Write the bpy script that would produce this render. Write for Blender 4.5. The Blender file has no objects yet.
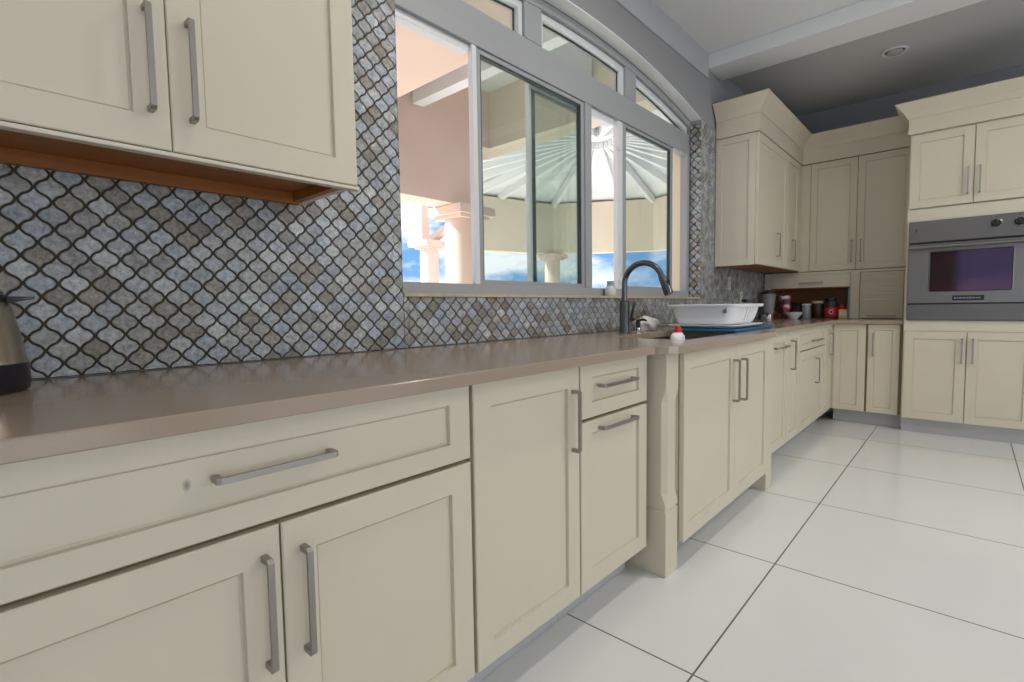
import bpy, bmesh, math, random
from math import sin, cos, pi, sqrt, hypot
from mathutils import Vector, Matrix
random.seed(7)
scn = bpy.context.scene
COL = scn.collection

# ------------------------------------------------------------------ helpers
class MB:
    def __init__(s):
        s.bm = bmesh.new()
    def box(s, x0, x1, y0, y1, z0, z1, bev=0.0, seg=2):
        x0, x1 = sorted((x0, x1)); y0, y1 = sorted((y0, y1)); z0, z1 = sorted((z0, z1))
        r = bmesh.ops.create_cube(s.bm, size=1.0)
        vs = r['verts']
        for v in vs:
            v.co = Vector((x0 + (v.co.x + .5) * (x1 - x0), y0 + (v.co.y + .5) * (y1 - y0), z0 + (v.co.z + .5) * (z1 - z0)))
        if bev > 0:
            es = list({e for v in vs for e in v.link_edges})
            bmesh.ops.bevel(s.bm, geom=es, offset=bev, segments=seg, affect='EDGES', profile=0.5)
        return s
    def ring_faces(s, rings, closed=True, cap0=False, cap1=False):
        R = [[s.bm.verts.new(p) for p in r] for r in rings]
        n = len(R[0])
        for a, b in zip(R[:-1], R[1:]):
            for i in range(n if closed else n - 1):
                j = (i + 1) % n
                try: s.bm.faces.new((a[i], a[j], b[j], b[i]))
                except ValueError: pass
        if cap0: s.bm.faces.new(R[0][::-1])
        if cap1: s.bm.faces.new(R[-1])
        return s
    def lathe(s, prof, c=(0, 0, 0), seg=32, axis='Z', cap0=True, cap1=True):
        rings = []
        for r, h in prof:
            ring = []
            for k in range(seg):
                a = 2 * pi * k / seg
                p = (r * cos(a), r * sin(a), h)
                if axis == 'X': p = (h, r * cos(a), r * sin(a))
                if axis == 'Y': p = (r * sin(a), h, r * cos(a))
                ring.append((c[0] + p[0], c[1] + p[1], c[2] + p[2]))
            rings.append(ring)
        return s.ring_faces(rings, True, cap0, cap1)
    def tube(s, pts, r, seg=16, caps=True):
        pts = [Vector(p) for p in pts]
        rr = r if isinstance(r, (list, tuple)) else [r] * len(pts)
        rings = []; up = None
        for i, p in enumerate(pts):
            t = (pts[min(i + 1, len(pts) - 1)] - pts[max(i - 1, 0)]).normalized()
            if up is None:
                up = Vector((0, 0, 1)) if abs(t.z) < .9 else Vector((1, 0, 0))
            a = t.cross(up).normalized(); b = a.cross(t).normalized(); up = b
            rings.append([p + (a * cos(2 * pi * k / seg) + b * sin(2 * pi * k / seg)) * rr[i] for k in range(seg)])
        return s.ring_faces(rings, True, caps, caps)
    def poly(s, outline, z0, z1, holes=()):
        """outline and holes in XY, extruded from z0 to z1"""
        loops = [outline] + list(holes)
        tops = []; edges = []
        for L in loops:
            vs = [s.bm.verts.new((p[0], p[1], z1)) for p in L]
            tops.append(vs)
            for i in range(len(vs)):
                edges.append(s.bm.edges.new((vs[i], vs[(i + 1) % len(vs)])))
        r = bmesh.ops.triangle_fill(s.bm, use_beauty=True, use_dissolve=False, edges=edges)
        fs = [f for f in r['geom'] if isinstance(f, bmesh.types.BMFace)]
        ex = bmesh.ops.extrude_face_region(s.bm, geom=fs)
        # the extruded copy becomes the far side
        for v in ex['geom']:
            if isinstance(v, bmesh.types.BMVert): v.co.z = z0
        return s
    def build(s, name, m, parent=None, smooth=None, loc=None):
        bmesh.ops.recalc_face_normals(s.bm, faces=s.bm.faces[:])
        me = bpy.data.meshes.new(name)
        s.bm.to_mesh(me); s.bm.free()
        me.materials.append(m)
        if smooth:
            for p in me.polygons: p.use_smooth = True
            try: me.set_sharp_from_angle(angle=math.radians(smooth))
            except Exception: pass
        o = bpy.data.objects.new(name, me); COL.objects.link(o)
        if parent: o.parent = parent
        if loc: o.location = loc
        return o

def tag(o, label=None, cat=None, group=None, kind=None):
    if label: o['label'] = label
    if cat: o['category'] = cat
    if group: o['group'] = group
    if kind: o['kind'] = kind
    return o
def empty(name, loc=(0, 0, 0), rz=0.0):
    o = bpy.data.objects.new(name, None); COL.objects.link(o)
    o.empty_display_size = .1
    o.location = loc; o.rotation_euler = (0, 0, rz)
    return o
def struct(name, mb, m, parent=None, smooth=None):
    return tag(mb.build(name, m, parent, smooth), kind='structure')
def copy_tree(o, parent=None):
    c = o.copy(); COL.objects.link(c); c.parent = parent
    for ch in list(o.children): copy_tree(ch, c)
    return c

# ------------------------------------------------------------------ materials
def srgb(r, g, b):
    f = lambda c: (c / 255 / 12.92) if c / 255 <= .04045 else ((c / 255 + .055) / 1.055) ** 2.4
    return (f(r), f(g), f(b), 1)
def mat(name, col, rough=.5, metal=0.0, noise=0.0, nscale=20.0, bump=0.0, bscale=60.0, coat=0.0, spec=.5, stretch=None, nd=3):
    m = bpy.data.materials.new(name); m.use_nodes = True
    nt = m.node_tree; b = nt.nodes['Principled BSDF']
    b.inputs['Base Color'].default_value = col
    b.inputs['Roughness'].default_value = rough
    b.inputs['Metallic'].default_value = metal
    b.inputs['Coat Weight'].default_value = coat
    b.inputs['Specular IOR Level'].default_value = spec
    tc = nt.nodes.new('ShaderNodeTexCoord')
    mp = nt.nodes.new('ShaderNodeMapping')
    nt.links.new(tc.outputs['Object'], mp.inputs['Vector'])
    if stretch: mp.inputs['Scale'].default_value = stretch
    if noise > 0:
        n = nt.nodes.new('ShaderNodeTexNoise'); n.inputs['Scale'].default_value = nscale; n.inputs['Detail'].default_value = nd
        nt.links.new(mp.outputs['Vector'], n.inputs['Vector'])
        mx = nt.nodes.new('ShaderNodeMix'); mx.data_type = 'RGBA'
        mx.inputs['A'].default_value = [c * (1 - noise) for c in col[:3]] + [1]
        mx.inputs['B'].default_value = [min(1, c * (1 + noise)) for c in col[:3]] + [1]
        nt.links.new(n.outputs['Fac'], mx.inputs['Factor'])
        nt.links.new(mx.outputs['Result'], b.inputs['Base Color'])
    if bump > 0:
        n2 = nt.nodes.new('ShaderNodeTexNoise'); n2.inputs['Scale'].default_value = bscale; n2.inputs['Detail'].default_value = 4
        nt.links.new(mp.outputs['Vector'], n2.inputs['Vector'])
        bp = nt.nodes.new('ShaderNodeBump'); bp.inputs['Strength'].default_value = bump; bp.inputs['Distance'].default_value = .002
        nt.links.new(n2.outputs['Fac'], bp.inputs['Height'])
        nt.links.new(bp.outputs['Normal'], b.inputs['Normal'])
    return m

CREAM = mat('cream_painted_wood', (.67, .605, .475, 1), .38, noise=.035, nscale=3.0, bump=.03, bscale=120)
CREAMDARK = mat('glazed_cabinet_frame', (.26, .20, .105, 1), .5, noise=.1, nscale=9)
CREAMSIDE = mat('cream_cabinet_side', (.69, .63, .51, 1), .4, noise=.03, nscale=4)
WOOD = mat('warm_brown_wood', (.33, .118, .026, 1), .45, noise=.35, nscale=4, stretch=(1, 14, 14), bump=.05)
STEELBAR = mat('brushed_nickel', (.36, .335, .31, 1), .36, metal=1, noise=.06, nscale=40)
COUNTER = mat('taupe_quartz', (.37, .285, .215, 1), .15, noise=.07, nscale=260, spec=.5)
WALL = mat('grey_wall_paint', (.30, .297, .303, 1), .8, noise=.03, nscale=2, bump=.05, bscale=200)
CEIL = mat('ceiling_paint', (.78, .78, .785, 1), .85, noise=.03, nscale=1.2)
SOFFIT = mat('shaded_ceiling_paint', (.52, .515, .51, 1), .85, noise=.03, nscale=1.2)  # same ceiling paint, darkened to stand for the shade beyond the beam
BAND = mat('pale_grey_wall_paint', (.46, .46, .475, 1), .8, noise=.03, nscale=2)
WHITEPLASTER = mat('white_plaster', (.86, .87, .88, 1), .7, noise=.03, nscale=5, bump=.08, bscale=90)
FRAME = mat('shaded_aluminium_frame', (.36, .365, .375, 1), .45, noise=.03, nscale=5)  # white aluminium with the shade of its backlit faces put into the colour
FRAMEW = mat('white_aluminium', (.74, .75, .77, 1), .4, noise=.03, nscale=8)
GASKET = mat('dark_gasket', (.03, .05, .055, 1), .5)
SILL = mat('sill_grout_edge', (.5, .42, .28, 1), .7, noise=.3, nscale=25, bump=.3)
STUCCO = mat('peach_stucco', (.78, .61, .525, 1), .85, noise=.04, nscale=3, bump=.1, bscale=50)
CREAMSTUCCO = mat('cream_stucco', (.76, .665, .53, 1), .85, noise=.04, nscale=3)
EXTWHITE = mat('white_boards', (.86, .87, .88, 1), .6, noise=.03, nscale=4)
DECK = mat('terrace_tile', (.60, .57, .53, 1), .6, noise=.06, nscale=3)
STEEL = mat('stainless_steel', (.235, .218, .208, 1), .36, metal=1, noise=.05, nscale=3, stretch=(1, 1, 40))
STEELDARK = mat('dark_steel_face', (.185, .173, .167, 1), .40, metal=1, noise=.05, nscale=3, stretch=(1, 1, 40))
CHROME = mat('polished_chrome', (.75, .75, .76, 1), .08, metal=1)
GUN = mat('gunmetal_finish', (.13, .135, .145, 1), .27, metal=1, noise=.05, nscale=30)
BLACK = mat('black_plastic', (.012, .012, .014, 1), .35)
BLACKP = mat('dark_purple_black_plastic', (.012, .010, .016, 1), .22)
WHITEP = mat('white_plastic', (.90, .90, .92, 1), .32, noise=.02, nscale=6)
REDP = mat('red_plastic', (.62, .015, .02, 1), .35)
BLUEMAT = mat('blue_fabric', (.012, .12, .24, 1), .75, noise=.3, nscale=120, bump=.4, bscale=400)
CLOTH = mat('white_cloth', (.72, .70, .66, 1), .9, noise=.1, nscale=40, bump=.5, bscale=300)
CERAMIC = mat('white_ceramic', (.72, .74, .78, 1), .15, coat=.3)
GREYP = mat('grey_plastic', (.25, .26, .28, 1), .35)
BROWNFOOD = mat('brown_contents', (.035, .02, .012, 1), .5, noise=.5, nscale=60)
YELLOWP = mat('yellow_printed_paper', (.72, .58, .22, 1), .6, noise=.3, nscale=40)
PLATE = mat('ivory_wall_plate', (.62, .60, .53, 1), .4)
DARKVOID = mat('dark_recess', (.02, .018, .014, 1), .8)

def glass_mat(name, tint, refl=1.0, rough=0.0):
    m = bpy.data.materials.new(name); m.use_nodes = True
    nt = m.node_tree; nt.nodes.clear()
    out = nt.nodes.new('ShaderNodeOutputMaterial')
    tr = nt.nodes.new('ShaderNodeBsdfTransparent'); tr.inputs['Color'].default_value = tint
    gl = nt.nodes.new('ShaderNodeBsdfGlossy'); gl.inputs['Roughness'].default_value = rough
    fr = nt.nodes.new('ShaderNodeFresnel'); fr.inputs['IOR'].default_value = 1.45
    mu = nt.nodes.new('ShaderNodeMath'); mu.operation = 'MULTIPLY'; mu.inputs[1].default_value = refl
    mx = nt.nodes.new('ShaderNodeMixShader')
    nt.links.new(fr.outputs[0], mu.inputs[0]); nt.links.new(mu.outputs[0], mx.inputs[0])
    nt.links.new(tr.outputs[0], mx.inputs[1]); nt.links.new(gl.outputs[0], mx.inputs[2])
    nt.links.new(mx.outputs[0], out.inputs['Surface'])
    return m
PANE = glass_mat('green_tinted_pane', (.92, .965, .94, 1), .35)
DOORGLASS = glass_mat('clear_door_pane', (.96, .97, .97, 1), .5)
CLEAR = glass_mat('clear_plastic', (.86, .88, .90, 1), 1.0, .05)
def cloudy():
    nt = CLEAR.node_tree; out = nt.nodes['Material Output']; src = out.inputs['Surface'].links[0].from_socket
    df = nt.nodes.new('ShaderNodeBsdfDiffuse'); df.inputs['Color'].default_value = (.62, .64, .66, 1)
    mx = nt.nodes.new('ShaderNodeMixShader'); mx.inputs[0].default_value = .38
    nt.links.new(src, mx.inputs[1]); nt.links.new(df.outputs[0], mx.inputs[2]); nt.links.new(mx.outputs[0], out.inputs['Surface'])
cloudy()

def floor_mat():
    m = bpy.data.materials.new('polished_white_tile'); m.use_nodes = True
    nt = m.node_tree; b = nt.nodes['Principled BSDF']
    geo = nt.nodes.new('ShaderNodeNewGeometry'); sep = nt.nodes.new('ShaderNodeSeparateXYZ')
    nt.links.new(geo.outputs['Position'], sep.inputs[0])
    def line(out, origin, pitch):
        a = nt.nodes.new('ShaderNodeMath'); a.operation = 'SUBTRACT'; a.inputs[1].default_value = origin - pitch * 50
        nt.links.new(out, a.inputs[0])
        md = nt.nodes.new('ShaderNodeMath'); md.operation = 'MODULO'; md.inputs[1].default_value = pitch
        nt.links.new(a.outputs[0], md.inputs[0])
        s = nt.nodes.new('ShaderNodeMath'); s.operation = 'SUBTRACT'; s.inputs[1].default_value = pitch / 2
        nt.links.new(md.outputs[0], s.inputs[0])
        ab = nt.nodes.new('ShaderNodeMath'); ab.operation = 'ABSOLUTE'; nt.links.new(s.outputs[0], ab.inputs[0])
        g = nt.nodes.new('ShaderNodeMath'); g.operation = 'GREATER_THAN'; g.inputs[1].default_value = pitch / 2 - .0028
        nt.links.new(ab.outputs[0], g.inputs[0]); return g.outputs[0]
    gx = line(sep.outputs['X'], 1.340, .812); gy = line(sep.outputs['Y'], .545, .80)
    mx = nt.nodes.new('ShaderNodeMath'); mx.operation = 'MAXIMUM'
    nt.links.new(gx, mx.inputs[0]); nt.links.new(gy, mx.inputs[1])
    n = nt.nodes.new('ShaderNodeTexNoise'); n.inputs['Scale'].default_value = 2.5
    nt.links.new(geo.outputs['Position'], n.inputs['Vector'])
    c = nt.nodes.new('ShaderNodeMix'); c.data_type = 'RGBA'
    c.inputs['A'].default_value = (.78, .78, .765, 1); c.inputs['B'].default_value = (.84, .84, .83, 1)
    nt.links.new(n.outputs['Fac'], c.inputs['Factor'])
    c2 = nt.nodes.new('ShaderNodeMix'); c2.data_type = 'RGBA'; c2.inputs['B'].default_value = (.16, .13, .10, 1)
    nt.links.new(c.outputs['Result'], c2.inputs['A']); nt.links.new(mx.outputs[0], c2.inputs['Factor'])
    nt.links.new(c2.outputs['Result'], b.inputs['Base Color'])
    r = nt.nodes.new('ShaderNodeMapRange'); r.inputs['To Min'].default_value = .13; r.inputs['To Max'].default_value = .8
    nt.links.new(mx.outputs[0], r.inputs['Value']); nt.links.new(r.outputs[0], b.inputs['Roughness'])
    return m
FLOOR = floor_mat()
TOETILE = mat('grey_tile_kick', (.52, .52, .53, 1), .2, noise=.04, nscale=3)

def tile_mat():
    m = bpy.data.materials.new('iridescent_glazed_tile'); m.use_nodes = True
    nt = m.node_tree; b = nt.nodes['Principled BSDF']
    at = nt.nodes.new('ShaderNodeAttribute'); at.attribute_name = 'tile_colour'
    mn = nt.nodes.new('ShaderNodeTexNoise'); mn.inputs['Scale'].default_value = 70; mn.inputs['Detail'].default_value = 6; mn.inputs['Roughness'].default_value = .7
    mrr = nt.nodes.new('ShaderNodeMapRange'); mrr.inputs['From Min'].default_value = .3; mrr.inputs['From Max'].default_value = .7; mrr.inputs['To Min'].default_value = .55; mrr.inputs['To Max'].default_value = 1.35
    mmx = nt.nodes.new('ShaderNodeVectorMath'); mmx.operation = 'SCALE'
    nt.links.new(mn.outputs['Fac'], mrr.inputs['Value']); nt.links.new(at.outputs['Color'], mmx.inputs[0]); nt.links.new(mrr.outputs[0], mmx.inputs['Scale'])
    nt.links.new(mmx.outputs[0], b.inputs['Base Color'])
    geo = nt.nodes.new('ShaderNodeNewGeometry')
    nt.links.new(geo.outputs['Position'], mn.inputs['Vector'])
    n = nt.nodes.new('ShaderNodeTexNoise'); n.inputs['Scale'].default_value = 150; n.inputs['Detail'].default_value = 5; n.inputs['Roughness'].default_value = .65
    nt.links.new(geo.outputs['Position'], n.inputs['Vector'])
    bp = nt.nodes.new('ShaderNodeBump'); bp.inputs['Strength'].default_value = 1.0; bp.inputs['Distance'].default_value = .0035
    nt.links.new(n.outputs['Fac'], bp.inputs['Height']); nt.links.new(bp.outputs['Normal'], b.inputs['Normal'])
    b.inputs['Roughness'].default_value = .09
    b.inputs['IOR'].default_value = 1.75
    b.inputs['Coat Weight'].default_value = 1; b.inputs['Coat Roughness'].default_value = .03; b.inputs['Coat IOR'].default_value = 1.6
    nt.links.new(bp.outputs['Normal'], b.inputs['Coat Normal'])
    b.inputs['Thin Film IOR'].default_value = 1.68
    n3 = nt.nodes.new('ShaderNodeTexNoise'); n3.inputs['Scale'].default_value = 60
    nt.links.new(geo.outputs['Position'], n3.inputs['Vector'])
    mr = nt.nodes.new('ShaderNodeMapRange'); mr.inputs['From Min'].default_value = .3; mr.inputs['From Max'].default_value = .7
    mr.inputs['To Min'].default_value = 180; mr.inputs['To Max'].default_value = 420
    nt.links.new(n3.outputs['Fac'], mr.inputs['Value']); nt.links.new(mr.outputs[0], b.inputs['Thin Film Thickness'])
    return m
TILE = tile_mat()
GROUT = mat('brown_grout', (.055, .040, .024, 1), .8, noise=.2, nscale=40)

# ------------------------------------------------------------------ dimensions (metres, floor z=0, X along the window wall)
YW = 1.583      # plaster/grout plane of the window wall
YT = 1.575      # tile faces
YB = .885       # base door faces on the window wall
YU = 1.235      # upper door faces
XF = 5.94       # far wall
ZC = .892       # worktop top
WX0, WX1, WZ0 = 1.14, 3.95, 1.10
ARC_X, ARC_R, ARC_TOP = 2.545, 6.6, 2.62
def arc(x): return ARC_TOP - ARC_R + sqrt(ARC_R ** 2 - (x - ARC_X) ** 2)
CEIL1, CEIL2 = 2.99, 2.95

# ------------------------------------------------------------------ the room shell
XN, YR = -6.5, -5.5
struct('floor', MB().box(XN - .2, XF + .2, YR - .2, 1.80, -.12, 0), FLOOR)
struct('ceiling', MB().box(XN - .2, 4.2, YR - .2, 1.80, CEIL1, CEIL1 + .2), CEIL)
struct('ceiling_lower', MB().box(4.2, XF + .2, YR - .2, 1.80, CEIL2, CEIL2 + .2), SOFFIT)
struct('trim_1', MB().box(4.07, 4.37, YR, YW, 2.88, CEIL1 - .001, .004), CEIL)
struct('trim_2', MB().box(XN, 4.068, 1.572, YW, 2.805, CEIL1 - .001, .002), BAND)

# window wall with its arched opening (outline laid out in XZ, then stood up)
NA = 28
hole = [(WX0, WZ0), (WX1, WZ0)] + [(WX1 + (WX0 - WX1) * k / NA, arc(WX1 + (WX0 - WX1) * k / NA)) for k in range(NA + 1)]
w = MB().poly([(XN - .2, 0), (XF + .2, 0), (XF + .2, CEIL1 + .1), (XN - .2, CEIL1 + .1)], 0, .217, [hole])
for v in w.bm.verts: v.co = Vector((v.co.x, YW + .217 - v.co.z, v.co.y))
struct('wall_left', w, WALL)
# smooth white plaster lining of the arch
w = MB()
rings = []
for k in range(NA + 1):
    x = WX0 + .0 + (WX1 - WX0) * k / NA; z = arc(x)
    rings.append([(x, YW - .003, z), (x, YW - .003, z - .006), (x, 1.66, z - .006), (x, 1.66, z)])
w.ring_faces(rings, True, True, True)
struct('trim_3', w, WHITEPLASTER, smooth=40)
w = MB().box(WX0, WX1 - .006, 1.571, 1.6635, WZ0 - .012, WZ0 + .0015, .001)
struct('trim_4', w, SILL)

struct('wall_far', MB().box(XF, XF + .2, YR - .2, YW - .001, 0, CEIL1 + .1), WALL)
w = MB().box(XN - .2, XN, YR - .2, -4.6, 0, CEIL1 + .1).box(XN - .2, XN, .3, YW - .001, 0, CEIL1 + .1).box(XN - .2, XN, -4.6, .3, 2.45, CEIL1 + .1)
struct('wall_near', w, WALL)
r = tag(empty('door_3', (XN - .1, -2.15, 0)), kind='structure')  # glazed door out of view, added to let in light from behind
w = MB().box(-.05, .05, -2.45, 2.45, 2.39, 2.45).box(-.05, .05, -2.45, 2.45, 0, .05)
for k in range(5):
    y = -2.42 + 4.84 * k / 4
    w.box(-.05, .05, y - .03, y + .03, .05, 2.39)
tag(w.build('door_frame', FRAMEW, r), kind='structure')
tag(MB().box(-.006, .006, -2.42, 2.42, .05, 2.39).build('door_glass', DOORGLASS, r), kind='structure')
w = MB()
OPEN = [(-1.6, 1.3), (2.4, 5.4)]  # openings for unseen glazed doors, added as light sources
xs = [XN] + [a for o in OPEN for a in o] + [XF]
for i in range(0, len(xs), 2): w.box(xs[i], xs[i + 1], YR - .2, YR, 0, CEIL1 + .1)
for a, b in OPEN: w.box(a, b, YR - .2, YR, 2.45, CEIL1 + .1)
struct('wall_right', w, WALL)
for i, (a, b) in enumerate(OPEN):
    r = tag(empty('door_%d' % (i + 1), ((a + b) / 2, YR - .1, 0)), kind='structure')
    h = (b - a) / 2
    w = MB().box(-h, h, -.05, .05, 2.39, 2.45).box(-h, h, -.05, .05, 0, .05)
    n = 3
    for k in range(n + 1):
        x = -h + .03 + (2 * h - .06) * k / n
        w.box(x - .03, x + .03, -.05, .05, .05, 2.39)
    tag(w.build('door_frame', FRAMEW, r), kind='structure')
    tag(MB().box(-h + .03, h - .03, -.006, .006, .05, 2.39).build('door_glass', DOORGLASS, r), kind='structure')

# ------------------------------------------------------------------ tiles
def clip(poly, axis, lim, keep_less):
    out = []
    n = len(poly)
    f = lambda p: (lim - p[axis]) if keep_less else (p[axis] - lim)
    for i in range(n):
        a, b = poly[i], poly[(i + 1) % n]
        fa, fb = f(a), f(b)
        if fa >= 0: out.append(a)
        if (fa >= 0) != (fb >= 0):
            t = fa / (fa - fb)
            out.append((a[0] + (b[0] - a[0]) * t, a[1] + (b[1] - a[1]) * t))
    return out
TW, TH = .0600, .0622
def lantern(shr):
    pts = []
    cs = [(-TW / 2, 0), (0, TH / 2), (TW / 2, 0), (0, -TH / 2)]
    N = 10
    for k in range(4):
        a, b = cs[k], cs[(k + 1) % 4]
        d = (b[0] - a[0], b[1] - a[1]); L = hypot(*d); nn = (-d[1] / L, d[0] / L)
        sg = 1 if k in (0, 2) else -1
        for i in range(N):
            t = i / N
            o = .0017 * (sin(2 * pi * t) - .30 * sin(4 * pi * t)) * sg
            pts.append((a[0] + d[0] * t + nn[0] * o, a[1] + d[1] * t + nn[1] * o))
    # inset by moving along the local normal
    n = len(pts); res = []
    for i in range(n):
        p, q = pts[i - 1], pts[(i + 1) % n]
        tx, ty = q[0] - p[0], q[1] - p[1]; l = hypot(tx, ty) or 1
        res.append((pts[i][0] + ty / l * shr, pts[i][1] - tx / l * shr))
    # the four lattice points sit on sharp tips: pull them straight in
    for k in range(4):
        c = cs[k]; l = hypot(*c); res[k * N] = (c[0] * (1 - shr * 2.0 / l), c[1] * (1 - shr * 2.0 / l))
    return res
L0 = lantern(.0022); L1 = [(x * .93, y * .93) for x, y in L0]
tv, tf, tcol, trnd = [], [], [], []
def tile_patch(u0, u1, v0, v1, to3d, nrm, skip=None, uo=.140, vo=1.205):
    h = .006
    j0 = int((v0 - vo) / (TH / 2)) - 2; j1 = int((v1 - vo) / (TH / 2)) + 3
    i0 = int((u0 - uo) / TW) - 2; i1 = int((u1 - uo) / TW) + 3
    for j in range(j0, j1):
        for i in range(i0, i1):
            cu = uo + TW * (i + (.5 if j % 2 == 0 else 0)); cv = vo + TH / 2 * j
            if cu < u0 - TW or cu > u1 + TW or cv < v0 - TH or cv > v1 + TH: continue
            inside = u0 <= cu - TW / 2 and cu + TW / 2 <= u1 and v0 <= cv - TH / 2 and cv + TH / 2 <= v1
            P0 = [(cu + x, cv + y) for x, y in L0]; P1 = [(cu + x, cv + y) for x, y in L1]
            if not inside:
                m_ = .0012
                for P in ('P0', 'P1'):
                    q = P0 if P == 'P0' else P1
                    for ax, lim, less in ((0, u0 + m_, False), (0, u1 - m_, True), (1, v0 + m_, False), (1, v1 - m_, True)):
                        q = clip(q, ax, lim, less)
                        if len(q) < 3: break
                    if P == 'P0': P0 = q
                    else: P1 = q
                if len(P0) < 3: continue
                P1 = None
            if skip and skip(cu, cv): continue
            rr = random.random(); tone = random.random()
            blue = (.36, .395, .44); grey = (.33, .335, .325); tan = (.25, .228, .19); pale = (.43, .445, .45)
            c = blue if tone < .38 else grey if tone < .62 else tan if tone < .82 else pale
            k = .8 + .4 * rr
            c = (c[0] * k, c[1] * k, c[2] * k, 1)
            tilt = (random.uniform(-.05, .05), random.uniform(-.05, .05))
            b = len(tv); n = len(P0)
            for p in P0: tv.append(to3d(p[0], p[1], 0))
            for p in P0: tv.append(to3d(p[0], p[1], h - .002 + (p[0] - cu) * tilt[0] + (p[1] - cv) * tilt[1]))
            for a in range(n):
                e = (a + 1) % n
                tf.append((b + a, b + e, b + n + e, b + n + a)); tcol.append(c); trnd.append(rr)
            if P1:
                for p in P1: tv.append(to3d(p[0], p[1], h + (p[0] - cu) * tilt[0] + (p[1] - cv) * tilt[1]))
                for a in range(n):
                    e = (a + 1) % n
                    tf.append((b + n + a, b + n + e, b + 2 * n + e, b + 2 * n + a)); tcol.append(c); trnd.append(rr)
                # fan round a centre
                ci = len(tv); tv.append(to3d(cu, cv, h + .0008))
                for a in range(n):
                    tf.append((b + 2 * n + a, b + 2 * n + (a + 1) % n, ci)); tcol.append(c); trnd.append(rr)
            else:
                su = sum(p[0] for p in P0) / n; sv = sum(p[1] for p in P0) / n
                ci = len(tv); tv.append(to3d(su, sv, h - .001))
                for a in range(n):
                    tf.append((b + n + a, b + n + (a + 1) % n, ci)); tcol.append(c); trnd.append(rr)
wall3 = lambda u, v, d: (u, YW - .001 - d, v)
ZT = 2.46
tile_patch(-.12, WX0, ZC + .002, ZT, wall3, None)
tile_patch(WX0, WX1, ZC + .002, WZ0 - .012, wall3, None)
tile_patch(WX1, XF, ZC + .002, ZT, wall3, None, skip=lambda u, v: (u > 5.62 and v < 1.33))
jamb3 = lambda u, v, d: (WX1 - d + .001, u, v)
tile_patch(YT - .001, 1.664, WZ0, ZT - .02, jamb3, None, uo=1.60)
me = bpy.data.meshes.new('backsplash'); me.from_pydata(tv, [], tf)
a1 = me.attributes.new('tile_colour', 'FLOAT_COLOR', 'FACE')
for i, c in enumerate(tcol): a1.data[i].color = c
me.materials.append(TILE)
bs = bpy.data.objects.new('wall_tile', me); COL.objects.link(bs); tag(bs, kind='structure')
for p in me.polygons: p.use_smooth = False
# grout bed the tiles sit in
g = MB()
g.box(-.12, WX0, YW - .0028, YW, ZC + .001, ZT).box(WX0, WX1, YW - .0028, YW, ZC + .001, WZ0 - .012).box(WX1, XF - .001, YW - .0028, YW, ZC + .001, ZT)
g.box(WX1 - .0028, WX1, YW - .0028, 1.664, WZ0, ZT - .02)
struct('wall_grout', g, GROUT)

# ------------------------------------------------------------------ window
win = tag(empty('window_1', (0, 1.70, 0)), kind='structure')
def wpart(name, mb, m): return tag(mb.build(name, m, win), kind='structure')
Y0, Y1 = -.036, .03      # frame depth about y=1.70
f = MB()
f.box(WX0, WX1 - .007, Y0, Y1, 1.1018, 1.15, .002)                         # bottom rail
f.box(WX0, WX0 + .05, Y0, Y1, 1.1505, 2.2045, .003).box(3.918, WX1 - .007, Y0, Y1, 1.1505, 2.2045, .003).box(3.895, 3.9175, Y0, -.02, 1.1505, 2.2045, .002)
f.box(2.49, 2.555, Y0, Y1, 1.1505, 2.2045, .003)                       # mullion between the two sliders
f.box(WX0, WX1 - .007, Y0, Y1, 2.205, 2.285, .003).box(WX0, WX1 - .007, Y0 + .006, Y1, 2.2855, 2.37, .003)   # transom bar
wpart('frame', f, FRAME)
# arched head of the frame
f = MB(); rings = []
for k in range(NA + 1):
    x = WX0 + (WX1 - WX0) * k / NA; z = arc(x) - .007
    rings.append([(x, Y0, z), (x, Y0, z - .045), (x, Y1, z - .045), (x, Y1, z)])
f.ring_faces(rings, True, True, True)
for x in (1.97, 2.955):
    f.box(x, x + .135, Y0 + .004, Y1, 2.37, arc(x) - .03, .003)
wpart('arched_frame', f, FRAME)
# white inner edges of the transom lights
def transom(x0, x1):
    f = MB(); rings = []
    n = 12
    out = [(x0, 2.372)] + [(x0 + (x1 - x0) * k / n, max(2.40, arc(x0 + (x1 - x0) * k / n) - .054)) for k in range(n + 1)] + [(x1, 2.372)]
    inn = [(x0 + .028, 2.374)] + [(x0 + .028 + (x1 - x0 - .056) * k / n, max(2.378, arc(x0 + .028 + (x1 - x0 - .056) * k / n) - .084)) for k in range(n + 1)] + [(x1 - .028, 2.374)]
    rings = [[(u, -.015, v) for u, v in out], [(u, -.015, v) for u, v in inn], [(u, .03, v) for u, v in inn], [(u, .03, v) for u, v in out]]
    f.ring_faces(rings + [rings[0]], False)
    wpart('transom_sash', f, FRAMEW)
    g = MB(); ring = [(u, .02, v) for u, v in inn]
    ring2 = [(u, .022, v) for u, v in inn]
    g.ring_faces([ring, ring2], True, True, True)
    wpart('transom_gasket', MB().ring_faces([[(u, .012, v) for u, v in inn], [(x0 + (u - x0) * 1 + (.006 if u < (x0 + x1) / 2 else -.006), .012, max(2.374, v - .008)) for u, v in inn], [(x0 + (u - x0) * 1 + (.006 if u < (x0 + x1) / 2 else -.006), .019, max(2.374, v - .008)) for u, v in inn], [(u, .019, v) for u, v in inn], [(u, .012, v) for u, v in inn]], False), GASKET)
    wpart('transom_pane', g, PANE)
transom(WX0 + .03, 1.97); transom(2.105, 2.955); transom(3.09, WX1 - .02)
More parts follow.
